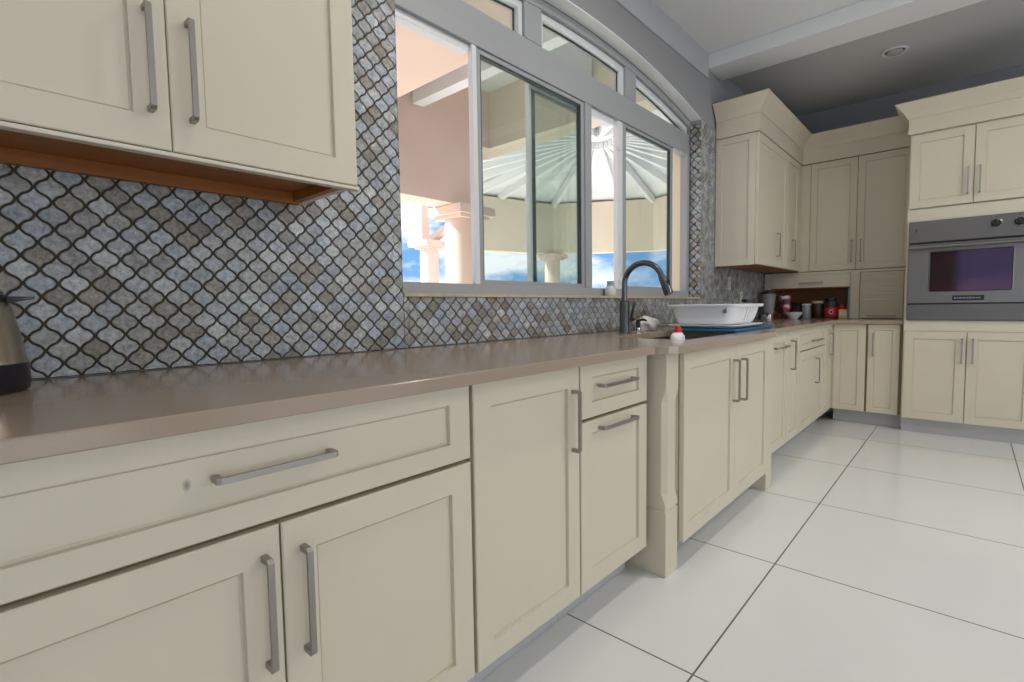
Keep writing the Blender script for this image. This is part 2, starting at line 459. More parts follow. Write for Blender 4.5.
# sliding sashes: gasketed glass in slim frames
def sash(x0, x1, y, m, fr=.036, gw=.008):
    z0, z1 = 1.15, 2.205
    f = MB()
    f.box(x0, x0 + fr, y - .014, y + .014, z0, z1, .002).box(x1 - fr, x1, y - .014, y + .014, z0, z1, .002)
    f.box(x0 + fr, x1 - fr, y - .014, y + .014, z0, z0 + .022, .002).box(x0 + fr, x1 - fr, y - .014, y + .014, z1 - .022, z1, .002)
    wpart('sash', f, m)
    gk = MB()
    a, b, c, d = x0 + fr, x1 - fr, z0 + .022, z1 - .022
    gk.box(a, a + gw, y - .010, y + .010, c, d).box(b - .008, b, y - .010, y + .010, c, d).box(a, b, y - .010, y + .010, d - .008, d)
    wpart('sash_gasket', gk, GASKET)
    wpart('pane', MB().box(a, b, y - .002, y + .002, c, d), PANE)
sash(1.634, 2.49, -.012, FRAME, fr=.028)
sash(2.075, 2.63, .048, FRAMEW, fr=.018, gw=.034)
sash(2.93, 3.66, -.012, FRAME)
# white tracks and the bright edges of the pulled-back stiles
f = MB()
f.box(1.19, 1.603, -.016, .03, 2.175, 2.205, .002).box(1.604, 1.632, -.034, -.006, 1.15, 2.205, .003)
f.box(2.555, 2.84, -.016, .03, 2.165, 2.205, .002).box(2.868, 2.928, -.026, .008, 1.15, 2.205, .003)
wpart('white_stile', f, FRAMEW)
f = MB().box(2.862, 2.892, -.040, -.026, 1.20, 1.285, .004).box(2.872, 2.884, -.052, -.040, 1.235, 1.25, .003).box(2.865, 2.89, -.034, -.026, 2.02, 2.09, .003)
wpart('latch', f, FRAMEW)

# ------------------------------------------------------------------ cabinetry
def door_mesh(w, h, t=.021, st=.062, rt=None, rb=None, rec=.008):
    """five-piece door: x 0..w, z 0..h, front face at y=0, back at y=t"""
    rt = st if rt is None else rt; rb = st if rb is None else rb
    e = .0025
    def R(l, r, b, tp, y): return [(l, y, b), (r, y, b), (r, y, tp), (l, y, tp)]
    rings = [R(0, w, 0, h, t), R(0, w, 0, h, e), R(e, w - e, e, h - e, 0),
             R(st, w - st, rb, h - rt, 0), R(st + .0015, w - st - .0015, rb + .0015, h - rt - .0015, rec + .002),
             R(st + .0045, w - st - .0045, rb + .0045, h - rt - .0045, rec + .002),
             R(st + .006, w - st - .006, rb + .006, h - rt - .006, rec)]
    return MB().ring_faces(rings, True, True, True)
def handle_mesh(L, vertical=True, stand=.031, wd=.0105, th=.0075):
    """bar pull centred on the origin; bar stands off towards -y, feet touch y=0"""
    m = MB()
    a = L / 2
    # bar with mitred, slightly tapering legs (side profile in (s, y))
    prof_o = [(-a, 0), (-a - .0, -stand + .006), (-a + .006, -stand), (a - .006, -stand), (a, -stand + .006), (a, 0)]
    prof_i = [(-a + .011, 0), (-a + .010, -stand + th + .003), (-a + .013, -stand + th), (a - .013, -stand + th), (a - .010, -stand + th + .003), (a - .011, 0)]
    h = wd / 2; e = .0012
    def P(s_, y, c): return (c, y, s_) if vertical else (s_, y, c)
    rings = [[P(s_, y, -h) for s_, y in prof_o], [P(s_, y, h) for s_, y in prof_o], [P(s_, y, h) for s_, y in prof_i], [P(s_, y, -h) for s_, y in prof_i]]
    m.ring_faces(rings + [rings[0]], False)
    # foot ends
    for k in (0, -1):
        q = [r[k] for r in rings]
        m.bm.faces.new([m.bm.verts.new(p) for p in q])
    bmesh.ops.remove_doubles(m.bm, verts=m.bm.verts[:], dist=1e-5)
    return m
def door(root, x, z, w, h, name='door', hx=None, hz=None, hL=.2, vert=True, y=0, lab=None, **kw):
    o = door_mesh(w, h, **kw).build(name, CREAM, root, loc=(x, y, z))
    if hx is not None:
        handle_mesh(hL, vert).build('handle', STEELBAR, o, loc=(hx - x, 0, hz - z))
    return o
BACK = 1.5735
TOE = .095
def base_unit(label, x0, x1, y=YB, rz=0, origin=None, depth=None, group='base cabinets', ztop=.860, zb=.105, carc_top=None, toe=True):
    """root at the front-left foot; local x along the run, local -y to the room"""
    r = empty('base_cabinet', origin if origin else (x0, y, 0), rz)
    tag(r, label, 'cabinet', group)
    w = x1 - x0; d = depth if depth else BACK - y
    b = MB().box(0, w, .0225, d, zb + .005, carc_top if carc_top else .8605)
    if carc_top:
        b.box(0, .018, .0225, d, carc_top, .8605).box(w - .018, w, .0225, d, carc_top, .8605).box(.018, w - .018, .0225, .04, carc_top, .8605)
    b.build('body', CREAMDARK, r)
    if toe: MB().box(0, w, TOE, TOE + .018, .001, zb + .004).build('toe_kick', TOETILE, r)
    return r
G = .0035
SMX, SMZ = .2285, .772
# unit 1: wide drawer over two doors
r = base_unit('cream base cabinet with one wide drawer over two doors, under the kettle', -.098, .826)
w = .924
MB().box(-.004, -.0005, .0, BACK - YB, .001, .8605).build('side_panel', CREAMSIDE, r)
o = door(r, G, .678, w - 2 * G, .179, 'drawer',  w / 2 - .0015, .776, .205, False, st=.064, rt=.040, rb=.045)
sm = CREAM.copy(); sm.name = 'smudged_cream_wood'; o.data.materials[0] = sm
nt = sm.node_tree; tc = nt.nodes.new('ShaderNodeTexCoord'); mp = nt.nodes.new('ShaderNodeMapping')
mp.inputs['Location'].default_value = (-(SMX + .098 - G), 0, -(SMZ - .678)); mp.inputs['Rotation'].default_value = (0, .5, 0)
vm = nt.nodes.new('ShaderNodeVectorMath'); vm.operation = 'MULTIPLY'; vm.inputs[1].default_value = (1.6, .2, 1.0)
ln = nt.nodes.new('ShaderNodeVectorMath'); ln.operation = 'LENGTH'
mr = nt.nodes.new('ShaderNodeMapRange'); mr.interpolation_type = 'SMOOTHSTEP'
for k_, v_ in (('From Min', .002), ('From Max', .013), ('To Min', .75), ('To Max', 0)): mr.inputs[k_].default_value = v_
mp.vector_type = 'POINT'; mp.inputs['Rotation'].default_value = (0, 0, 0)
nt.links.new(tc.outputs['Object'], mp.inputs['Vector']); nt.links.new(mp.outputs[0], vm.inputs[0]); nt.links.new(vm.outputs[0], ln.inputs[0]); nt.links.new(ln.outputs['Value'], mr.inputs['Value'])
mxs = nt.nodes.new('ShaderNodeMix'); mxs.data_type = 'RGBA'; mxs.inputs['B'].default_value = (.16, .16, .14, 1)
bs_ = nt.nodes['Principled BSDF']; nt.links.new(bs_.inputs['Base Color'].links[0].from_socket, mxs.inputs['A'])
nt.links.new(mr.outputs[0], mxs.inputs['Factor']); nt.links.new(mxs.outputs['Result'], bs_.inputs['Base Color'])
door(r, G, .123, w / 2 - 1.5 * G, .545, 'door', .098 + .334, .523, .200)
door(r, w / 2 + G / 2, .123, w / 2 - 1.5 * G, .545, 'door', .098 + .402, .518, .200)
# unit 2: tall single door
r = base_unit('cream base cabinet with one tall door, between the wide drawer and the small drawer', .829, 1.286)
door(r, .005, .123, .449, .735, 'door', .417, .694, .19, st=.060, rt=.062, rb=.058)
# unit 3: drawer over pull-out
r = base_unit('cream base cabinet with small drawer over a pull-out door, left of the carved pilaster', 1.288, 1.727)
door(r, .003, .686, .434, .172, 'drawer', .212, .785, .226, False, st=.061, rt=.041, rb=.048)
door(r, .003, .123, .434, .552, 'door', .214, .646, .226, False, st=.061, rt=.040, rb=.058)
# carved pilaster left of the sink
PX0, PX1, PY = 1.765, 1.868, .827
r = tag(empty('pilaster', ((PX0 + PX1) / 2, PY + .09, 0)), 'cream square pilaster post with chamfered middle, left of the sink doors', 'pilaster')
hw = (PX1 - PX0) / 2
def chrect(c, a0, y0, y1, z):
    return [(-a0 + c, y0, z), (a0 - c, y0, z), (a0, y0 + c, z), (a0, y1 - c, z), (a0 - c, y1, z), (-a0 + c, y1, z), (-a0, y1 - c, z), (-a0, y0 + c, z)]
p = MB(); lv = []
prof = [(.0005, 0, .001), (.0005, 0, .245), (.0005, .0, .252), (.003, .004, .256), (.003, .004, .262), (.001, .0, .266), (.004, 0, .285), (.019, .0015, .325), (.019, .0015, .675), (.006, 0, .715), (.001, 0, .735), (.001, 0, .8605)]
for c, ins, z in prof: lv.append(chrect(c, hw - ins, -.09 + ins, .09, z))
p.ring_faces(lv, True, True, True)
p.build('post', CREAM, r)
MB().box(-.035, hw - .004, .0925, .16, .001, .10).build('plinth_return', CREAMDARK, r)
# sink base
SY = .806
r = base_unit('cream sink base cabinet with two tall doors, standing forward under the sink', 1.872, 3.085, y=SY, carc_top=.64, zb=.095)
r.children[0].name = 'body'
door(r, .006, .105, .574, .750, 'door', 2.425 - 1.872, .686, .20, st=.062)
door(r, .584, .105, .522, .750, 'door', 2.535 - 1.872, .680, .205, st=.062)
MB().box(1.108, 1.212, .004, .10, .001, .8605, .002).build('stile', CREAM, r)
MB().box(-.0035, .0, .0222, .2, .096, .8605).build('side_panel', CREAM, r)
# right of the sink
YR2 = .880
r = base_unit('cream narrow pull-out base cabinet with a horizontal handle, right of the sink doors', 3.09, 3.668, y=YR2)
door(r, .01, .112, .560, .746, 'door', .40, .766, .27, False, st=.062)
r = base_unit('cream narrow base cabinet with one tall door and long upright handle', 3.672, 4.005, y=YR2)
door(r, .003, .112, .326, .746, 'door', .10, .694, .20, st=.055)
r = base_unit('cream base cabinet with a drawer over a single door, near the corner', 4.01, 4.84, y=YR2)
door(r, .003, .70, .822, .158, 'drawer', .50, .755, .30, False, st=.062, rt=.042, rb=.042)
door(r, .003, .112, .822, .580, 'door', .50, .515, .20, st=.062)
XB2 = 5.12
# corner unit: two hinged leaves, one on each run
r = base_unit('cream corner base cabinet filling the inside angle of the worktop', 4.845, 5.932, y=YR2, toe=False)
MB().box(0, .20, TOE, TOE + .018, .001, .105).build('toe_kick', TOETILE, r)
door(r, .003, .112, .264, .746, 'door', .185, .69, .19, st=.045)
# far run: corner leaf and single door
r = base_unit('cream base cabinet with a plain door and a handled door, left of the oven tower', 0, .484, origin=(XB2, .872, 0), rz=-pi / 2, depth=XF - .008 - XB2, zb=.112)
door(r, .003, .118, .232, .740, 'door', st=.052)
MB().box(-.0115, .0015, .004, .0222, .118, .858).build('filler', CREAM, r)
door(r, .250, .118, .212, .740, 'door', .287, .69, .19, st=.045)

# worktop
out = [(-.12, 1.5725), (-.12, .85), (1.71, .85), (1.722, .835), (1.735, .805), (1.765, .782), (1.81, .772), (2.97, .772), (3.02, .782), (3.055, .805), (3.07, .85), (5.085, .85), (5.085, .39), (5.931, .39), (5.931, 1.5725)]
SKX0, SKX1, SKY0, SKY1 = 2.10, 2.80, .895, 1.29
def rrect(x0, x1, y0, y1, r, n=5):
    P = []
    for cx, cy, a0 in ((x1 - r, y1 - r, 0), (x0 + r, y1 - r, 90), (x0 + r, y0 + r, 180), (x1 - r, y0 + r, 270)):
        for k in range(n + 1):
            a = math.radians(a0 + 90 * k / n); P.append((cx + r * cos(a), cy + r * sin(a)))
    return P
wt = MB().poly(out, .8615, ZC, [rrect(SKX0, SKX1, SKY0, SKY1, .03)])
es = [e for e in wt.bm.edges if len(e.link_faces) == 2 and abs(e.link_faces[0].normal.z - e.link_faces[1].normal.z) > .5 or False]
o = wt.build('countertop', COUNTER)
bv = o.modifiers.new('edge', 'BEVEL'); bv.width = .0025; bv.segments = 2; bv.limit_method = 'ANGLE'
tag(o, 'long taupe stone countertop running under the window and round the corner', 'countertop')
# sink bowl hung beneath the opening
sk = tag(empty('kitchen_sink', (2.45, 1.09, .67)), 'stainless undermount sink set in the taupe counter below the faucet', 'sink')
s_ = MB()
cx, cy = 2.45, 1.0925
def rr(ins, r, z): return [(x - cx, y - 1.09, z - .67) for x, y in rrect(SKX0 - .004 + ins, SKX1 + .004 - ins, SKY0 - .004 + ins, SKY1 + .004 - ins, r)]
s_.ring_faces([rr(-.015, .034, .8600), rr(0, .034, .8600), rr(.004, .034, .70), rr(.02, .03, .684), rr(.05, .02, .680)], True, False, True)
s_.build('basin', STEEL, sk, smooth=40)
MB().lathe([(.042, .0115), (.042, .014), (.03, .014), (.028, .012)], (0, 0, 0), 24).build('drain', CHROME, sk, smooth=30)

# ---- upper cabinets
def crown(mb, pts, z0, z1, zc, proj, fr=.004):
    """frieze + sloping crown following an open polyline in plan (outward = right-hand side)"""
    def off(d):
        res = []
        for i, p in enumerate(pts):
            ns = []
            if i > 0: ns.append((pts[i][0] - pts[i - 1][0], pts[i][1] - pts[i - 1][1]))
            if i < len(pts) - 1: ns.append((pts[i + 1][0] - pts[i][0], pts[i + 1][1] - pts[i][1]))
            nn = [(v[1] / hypot(*v), -v[0] / hypot(*v)) for v in ns]
            if len(nn) == 1: ox, oy = nn[0]
            else:
                k = 1 + nn[0][0] * nn[1][0] + nn[0][1] * nn[1][1]
                ox, oy = (nn[0][0] + nn[1][0]) / k, (nn[0][1] + nn[1][1]) / k
            res.append((p[0] + ox * d, p[1] + oy * d))
        return res
    prof = [(-.012, z0), (fr, z0), (fr, z1), (fr + .008, z1), (fr + .010, z1 + .006), (fr + proj * .35, z1 + (zc - z1) * .38), (fr + proj * .95, zc - .012), (fr + proj, zc - .010), (fr + proj, zc), (-.012, zc)]
    cols = [[(x, y, z) for x, y in off(d)] for d, z in prof]
    n = len(pts)
    rings = [[c[i] for c in cols] for i in range(n)]
    mb.ring_faces(rings, True, True, True)
    return mb
# left-hand pair
r = tag(empty('upper_cabinet', (-.103, YU, 1.372)), 'cream upper cabinet with two doors and wooden underside, left of the window', 'cabinet', 'upper cabinets')
w = .86; d = 1.573 - YU
b = MB()
b.box(0, .018, .0225, d, 0, .985).box(w - .018, w, .0225, d, 0, .985, .001).box(.018, w - .018, d - .010, d, .022, .985).box(.018, w - .018, .0225, d, .967, .985)
b.box(.018, w - .018, .0225, .042, 0, .967)
b.build('body', CREAMSIDE, r)
b = MB().box(.0185, w - .0185, .0425, d - .0105, .028, .040).box(.0185, w - .0185, d - .030, d - .0105, -.004, .0275).box(w - .038, w - .0185, .0425, d - .031, .002, .0275)
b.build('bottom_panel', WOOD, r)
MB().box(0, w, -.002, .0222, -.010, -.001, .002).build('light_rail', CREAMSIDE, r)
door(r, .003, .002, .4255, .975, 'door', .394, .174, .206, st=.062)
door(r, .4305, .002, .4265, .975, 'door', .468, .170, .206, st=.062)
c_ = MB(); crown(c_, [(0, d), (0, 0), (w, 0), (w, d)], .985, 1.12, 1.245, .075); c_.build('crown', CREAM, r)

# right-hand cabinet beside the window
UX0, UX1 = 4.245, 5.60
ZU = 1.352; UH = 1.018
YU2 = 1.245
r = tag(empty('upper_cabinet', (UX0, YU2, ZU)), 'cream upper cabinet with panelled end, hung on the window wall right of the window', 'cabinet', 'upper cabinets')
w = UX1 - UX0; d = 1.573 - YU2
b = MB().box(.02, w, .0225, d, .012, UH + .26)
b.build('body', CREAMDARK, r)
o = door_mesh(d - .024, UH, st=.05).build('end_panel', CREAMSIDE, r, loc=(0, d, 0)); o.rotation_euler = (0, 0, -pi / 2)
MB().box(.022, w - .002, .024, d - .002, .0, .0115).build('bottom_panel', WOOD, r)
door(r, .004, .002, .83, UH - .004, 'door', 4.775 - UX0, .19, .20, st=.062)
door(r, .838, .002, .40, UH - .004, 'door', 5.28 - UX0, .18, .20, st=.055)
MB().box(1.242, w + .0, .006, .022, 0, UH).build('filler', CREAM, r)
c_ = MB(); crown(c_, [(0.0, d - .002), (0, 0), (w - .002, 0)], UH + .005, UH + .140, UH + .263, .085); c_.build('crown', CREAM, r)
# far-wall pair
FX = 5.60
r = tag(empty('upper_cabinet', (FX, YU2 - .006, 1.345)), 'cream upper cabinet with two tall doors on the far wall, left of the oven tower', 'cabinet', 'upper cabinets', )
r.rotation_euler = (0, 0, -pi / 2)
w = YU2 - .006 - .388; d = XF - .004 - FX
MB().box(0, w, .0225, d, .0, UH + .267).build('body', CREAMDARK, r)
MB().box(-.03, .068, .004, .022, .002, UH).build('filler', CREAM, r)
door(r, .071, .002, .374, UH, 'door', YU2 - .83, .17, .20, st=.055)
door(r, .448, .002, w - .450, UH, 'door', YU2 - .76, .17, .20, st=.055)
c_ = MB(); crown(c_, [(0.0, 0), (w - .002, 0)], UH + .010, UH + .142, UH + .263, .085); c_.build('crown', CREAM, r)
# appliance garage beneath
r = tag(empty('appliance_garage', (FX + .002, 1.568, ZC + .001)), 'cream counter-top garage cabinet with an open bay and a closed roll-up shutter', 'cabinet')
r.rotation_euler = (0, 0, -pi / 2)
gw = 1.568 - .392; gh = 1.342 - ZC - .002; gd = XF - .006 - FX
b = MB().box(.0, .06, 0, .02, 0, gh, .001).box(.742, .812, 0, .02, 0, gh, .001).box(gw - .040, gw, 0, .02, 0, gh, .001)
b.box(.06, .742, 0, .02, gh - .022, gh).box(.812, gw - .04, 0, .02, gh - .022, gh)
b.box(0, .018, .02, gd, 0, gh).box(.742, .78, .02, gd, 0, gh).box(gw - .018, gw, .02, gd, 0, gh).box(0, gw, .02, gd, gh - .018, gh - .001)
b.build('body', CREAM, r)
MB().box(.019, gw - .019, gd - .012, gd, .001, gh - .02).box(.019, .741, .021, gd - .012, gh - .16, gh - .15).build('back_panel', WOOD, r)
o = MB().box(.062, .740, .003, .019, gh - .150, gh - .024, .002).box(.062, .740, -.001, .004, gh - .034, gh - .024, .001).build('lift_door', CREAM, r)
handle_mesh(.20, False).build('handle', STEELBAR, o, loc=(.42, .003, gh - .105))
sh = MB()
n = 14; z0, z1 = .055, gh - .026
for k in range(n):
    a = z0 + (z1 - z0) * k / n; e = (z1 - z0) / n
    sh.box(.815, gw - .043, .004, .018, a + .0018, a + e - .0018, .003, 1)
sh.box(.815, gw - .043, .010, .017, .002, z1)
sh.box(.815, gw - .043, .003, .019, .002, .053, .003)
o = sh.build('roll_shutter', CREAM, r)
handle_mesh(.205, False).build('handle', STEELBAR, o, loc=(.98, .003, .028))
MB().box(.7205, .7405, .022, .05, .001, gh - .155).build('shutter_track', GREYP, r)

# ---- oven tower
TX = 5.06
TYL, TWD = .384, .752
r = tag(empty('oven_tower', (TX, TYL, 0)), 'tall cream oven tower cabinet with crown, upper doors and lower doors', 'cabinet')
r.rotation_euler = (0, 0, -pi / 2)
d = XF - .004 - TX
b = MB()
b.box(0, .02, .0, d, .115, 2.325).box(TWD - .02, TWD, 0, d, .115, 2.325).box(.02, TWD - .02, .0225, d, .115, .86).box(.02, TWD - .02, .0225, d, 1.72, 2.325).box(.02, TWD - .02, d - .02, d, .86, 1.72)
b.box(.02, TWD - .02, .0, .0225, .812, .893).box(.02, TWD - .02, .0, .0225, 1.656, 1.752).box(.02, TWD - .02, 0, .0225, 2.312, 2.325)
b.box(.0, TWD, .004, d, 2.325, 2.44)
b.build('body', CREAMSIDE, r)
MB().box(0, TWD, .055, .075, .001, .114).build('toe_kick', TOETILE, r)
door(r, .008, 1.757, .366, .553, 'door', TYL - .04, 1.92, .195, st=.058, y=-.02)
door(r, .378, 1.757, .366, .553, 'door', TYL + .025, 1.92, .195, st=.058, y=-.02)
door(r, .008, .120, .366, .690, 'door', TYL - .034, .668, .185, st=.058, y=-.02)
door(r, .378, .120, .366, .690, 'door', TYL + .027, .668, .185, st=.058, y=-.02)
c_ = MB(); crown(c_, [(-.006, FX - TX - .095), (-.006, -.018), (TWD + .006, -.018), (TWD + .006, FX - TX - .095)], 2.325, 2.44, 2.553, .082); c_.build('crown', CREAM, r)
# wall oven
r = tag(empty('wall_oven', (TX, TYL, .897)), 'stainless steel built-in wall oven with black knobs set in the oven tower', 'oven')
r.rotation_euler = (0, 0, -pi / 2)
x0, x1 = .014, .738; F = -.024
zo = lambda z: z - .897
MB().box(.022, TWD - .022, -.0, .56, .001, zo(1.653)).build('housing', STEELDARK, r)
MB().box(x0, x1, F, -.001, zo(1.492), zo(1.654), .003).build('control_panel', STEELDARK, r)
MB().box(x0 + .002, x1 - .002, -.012, -.0005, zo(1.016), zo(1.494)).build('seam', BLACK, r)
dr = MB()
def RR(l, r_, b_, t_, y, rad=.0, n=4): return [(p, y, q) for p, q in rrect(l, r_, b_, t_, max(rad, .0005), n)]
wl, wr, wb, wt_ = TYL - .235, TYL + .215, zo(1.118), zo(1.412)
dr.ring_faces([RR(x0, x1, zo(1.026), zo(1.480), -.006, .003), RR(x0, x1, zo(1.026), zo(1.480), F - .004, .003), RR(x0 + .003, x1 - .003, zo(1.029), zo(1.477), F - .007, .003),
               RR(wl - .008, wr + .008, wb - .008, wt_ + .008, F - .007, .016), RR(wl - .004, wr + .004, wb - .004, wt_ + .004, F - .010, .014), RR(wl, wr, wb, wt_, F - .004, .012), RR(wl, wr, wb, wt_, -.008, .012)], True, True, False)
od = dr.build('oven_door', STEEL, r)
def oven_glass():
    m = mat('dark_oven_glass', (.030, .016, .015, 1), .06, spec=.5)
    b = m.node_tree.nodes['Principled BSDF']
    b.inputs['Thin Film IOR'].default_value = 1.65
    nt = m.node_tree; tc = nt.nodes.new('ShaderNodeTexCoord'); n_ = nt.nodes.new('ShaderNodeTexNoise'); n_.inputs['Scale'].default_value = 3.5; n_.inputs['Detail'].default_value = 1
    nt.links.new(tc.outputs['Object'], n_.inputs['Vector'])
    mr_ = nt.nodes.new('ShaderNodeMapRange'); mr_.inputs['From Min'].default_value = .3; mr_.inputs['From Max'].default_value = .7; mr_.inputs['To Min'].default_value = 455; mr_.inputs['To Max'].default_value = 520
    nt.links.new(n_.outputs['Fac'], mr_.inputs['Value']); nt.links.new(mr_.outputs[0], b.inputs['Thin Film Thickness'])
    return m
MB().ring_faces([RR(wl, wr, wb, wt_, F + .004, .012), RR(wl, wr, wb, wt_, F + .001, .012)], True, True, True).build('window_glass', oven_glass(), od)
h = MB().tube([(x0 + .004, F - .052, zo(1.452)), (x1 - .004, F - .052, zo(1.452))], .0125, 16)
for x in (x0 + .03, x1 - .03): h.box(x - .008, x + .008, F - .046, F - .006, zo(1.444), zo(1.460), .002)
h.build('handle', STEEL, od, smooth=40)
bd = MB().box(TYL - .10, TYL + .076, F - .011, F - .0072, zo(1.044), zo(1.082), .001).build('badge', BLACK, od)
tx = MB()
xx = TYL - .088
for k, (wd, hh) in enumerate([(.012, .010), (.010, .008), (.012, .010), (.006, .012), (.012, .010), (.012, .010), (.005, .018), (.012, .010), (.010, .010), (.012, .008), (.011, .010)]):
    tx.box(xx, xx + wd * .82, F - .0116, F - .0110, zo(1.063) - hh / 2, zo(1.063) + hh / 2); xx += wd + .0032
tx.build('badge_lettering', mat('pale_badge_print', (.30, .31, .34, 1), .5), bd)
MB().box(x0, x1, F, -.001, zo(.8985), zo(1.016), .002).build('lower_panel', STEELDARK, r)
MB().box(TYL - .330, TYL - .322, F - .002, F + .001, zo(1.572), zo(1.600)).build('indicator', BLACK, r)
for kx in (TYL + .121, TYL + .241):
    k = MB().lathe([(.034, 0), (.034, -.004), (.030, -.006)], (kx, F, zo(1.592)), 32, 'Y').build('knob_bezel', STEEL, r, smooth=30)
    kk = MB().lathe([(.028, 0), (.026, -.030), (.023, -.034)], (kx, F - .005, zo(1.592)), 32, 'Y')
    kk.box(kx - .005, kx + .005, F - .044, F - .036, zo(1.592) - .022, zo(1.592) + .022, .002)
    kk.build('knob', BLACK, k, smooth=35)
    MB().box(kx - .004, kx + .004, F - .001, F + .001, zo(1.636), zo(1.641)).build('knob_mark', BLACK, k)

# ------------------------------------------------------------------ things on the counter
Z = ZC + .0008
# kettle
k = tag(empty('electric_kettle', (.010, 1.40, Z)), 'steel and black electric kettle at the left end of the counter by the tile', 'kettle')
MB().lathe([(.080, 0), (.088, .004), (.090, .02), (.089, .055)], (0, 0, 0), 40).build('base', BLACKP, k, smooth=40)
MB().lathe([(.0885, .0552), (.086, .062), (.080, .11), (.071, .158), (.066, .172), (.06, .174)], (0, 0, 0), 40).build('jug_body', mat('warm_steel', (.46, .40, .33, 1), .25, metal=1), k, smooth=40)
MB().lathe([(.0655, .1742), (.064, .186), (.045, .196), (.016, .198), (.014, .206), (.0, .208)], (0, 0, 0), 32, cap1=False).build('lid', BLACKP, k, smooth=40)
sp = MB(); sp.ring_faces([[(.058, -.020, .170), (.058, .020, .170), (.058, .016, .184), (.058, -.016, .184)], [(.085, -.011, .175), (.085, .011, .175), (.085, .009, .184), (.085, -.009, .184)], [(.103, -.005, .179), (.103, .005, .179), (.103, .004, .184), (.103, -.004, .184)]], True, True, True)
sp.build('spout', BLACKP, k)
hd = MB().tube([(-.060, 0, .180), (-.10, 0, .188), (-.125, 0, .165), (-.13, 0, .11), (-.118, 0, .06), (-.088, 0, .04)], [.012, .012, .013, .013, .012, .010], 12)
hd.build('handle', BLACKP, k, smooth=60)

# faucet
fx, fy = 2.44, 1.385
k = tag(empty('kitchen_faucet', (fx, fy, Z)), 'gunmetal gooseneck pull-down kitchen faucet standing behind the sink', 'faucet')
MB().lathe([(.031, 0), (.031, .004), (.0265, .010), (.0265, .165), (.0245, .175), (.020, .180)], (0, 0, 0), 28).build('base', GUN, k, smooth=40)
pts = [(0, 0, .17), (0, 0, .25)]; R_ = .109
for a in range(0, 161, 8):
    t = math.radians(a); pts.append((0, -R_ + R_ * cos(t), .262 + R_ * sin(t)))
ct = MB().tube(pts, .0152, 18); ct.build('neck', GUN, k, smooth=60)
e = Vector(pts[-1]); dv = (Vector(pts[-1]) - Vector(pts[-2])).normalized()
sh_ = MB().tube([e + dv * .001, e + dv * .012, e + dv * .03, e + dv * .095, e + dv * .105], [.0175, .019, .0195, .0235, .022], 20).build('spray_head', GUN, k, smooth=40)
q = e + dv * .045
MB().box(-.008, .008, q.y - .026, q.y - .016, q.z - .012, q.z + .018, .002).build('spray_button', BLACK, sh_)
h = MB().tube([(.0, 0, .075), (.088, 0, .075)], .013, 14).tube([(.078, 0, .08), (.086, .0, .115), (.112, .0, .165)], [.0085, .0075, .0055], 12)
h.build('lever', BLACK, k, smooth=50)
# soap pump
k = tag(empty('soap_dispenser', (2.50, 1.335, Z)), 'black and chrome soap pump beside the faucet base', 'soap dispenser')
MB().lathe([(.021, 0), (.021, .005), (.015, .010), (.015, .028)], (0, 0, 0), 20).build('collar', CHROME, k, smooth=40)
MB().lathe([(.0125, .0285), (.0125, .068), (.010, .073)], (0, 0, 0), 20).tube([(0, 0, .068), (0, -.03, .074), (0, -.05, .066)], [.007, .006, .005], 10).build('pump', BLACK, k, smooth=40)
# crumpled dish cloth behind
cl = MB()
bmesh.ops.create_icosphere(cl.bm, subdivisions=4, radius=1)
for v in cl.bm.verts:
    p = v.co.copy()
    rr_ = 1 + .20 * sin(5 * p.x + 3 * p.z) * cos(4 * p.y) + .13 * sin(11 * p.x + 7 * p.y + 5 * p.z) + .05 * sin(23 * p.y - 17 * p.x)
    v.co = Vector((p.x * .105 * rr_, p.y * .045 * rr_, max(0, .036 + p.z * .042 * rr_)))
o = cl.build('dish_cloth', CLOTH, None, smooth=80, loc=(2.77, 1.42, Z)); tag(o, 'crumpled white dish cloth on the counter right of the faucet', 'cloth')

# dish soap bottle standing in the sink
k = tag(empty('dish_soap_bottle', (2.170, .965, .6865)), 'white dish soap bottle with red cap standing in the sink', 'bottle')
def oval(rx, ry, z): return [(rx * cos(2 * pi * t / 28), ry * sin(2 * pi * t / 28), z) for t in range(28)]
MB().ring_faces([oval(.042, .026, 0), oval(.045, .028, .006), oval(.045, .028, .14), oval(.046, .029, .195), oval(.043, .027, .216), oval(.028, .020, .229), oval(.014, .014, .233)], True, True, True).build('bottle_body', WHITEP, k, smooth=50)
MB().lathe([(.019, .2335), (.019, .246), (.013, .249), (.012, .259), (.009, .262)], (0, 0, 0), 20).build('cap', REDP, k, smooth=35)
MB().ring_faces([oval(.0453, .0283, .13), oval(.0463, .0293, .188), oval(.0468, .0298, .188), oval(.0458, .0288, .13)], True).build('bottle_label', mat('grey_printed_label', (.42, .36, .40, 1), .5, noise=.6, nscale=70), k)

# drying mat, tray and rack
o = MB().box(2.735, 3.42, .905, 1.235, Z, Z + .015, .005).build('drying_mat', BLUEMAT); tag(o, 'blue drying mat under the white dish rack', 'mat')
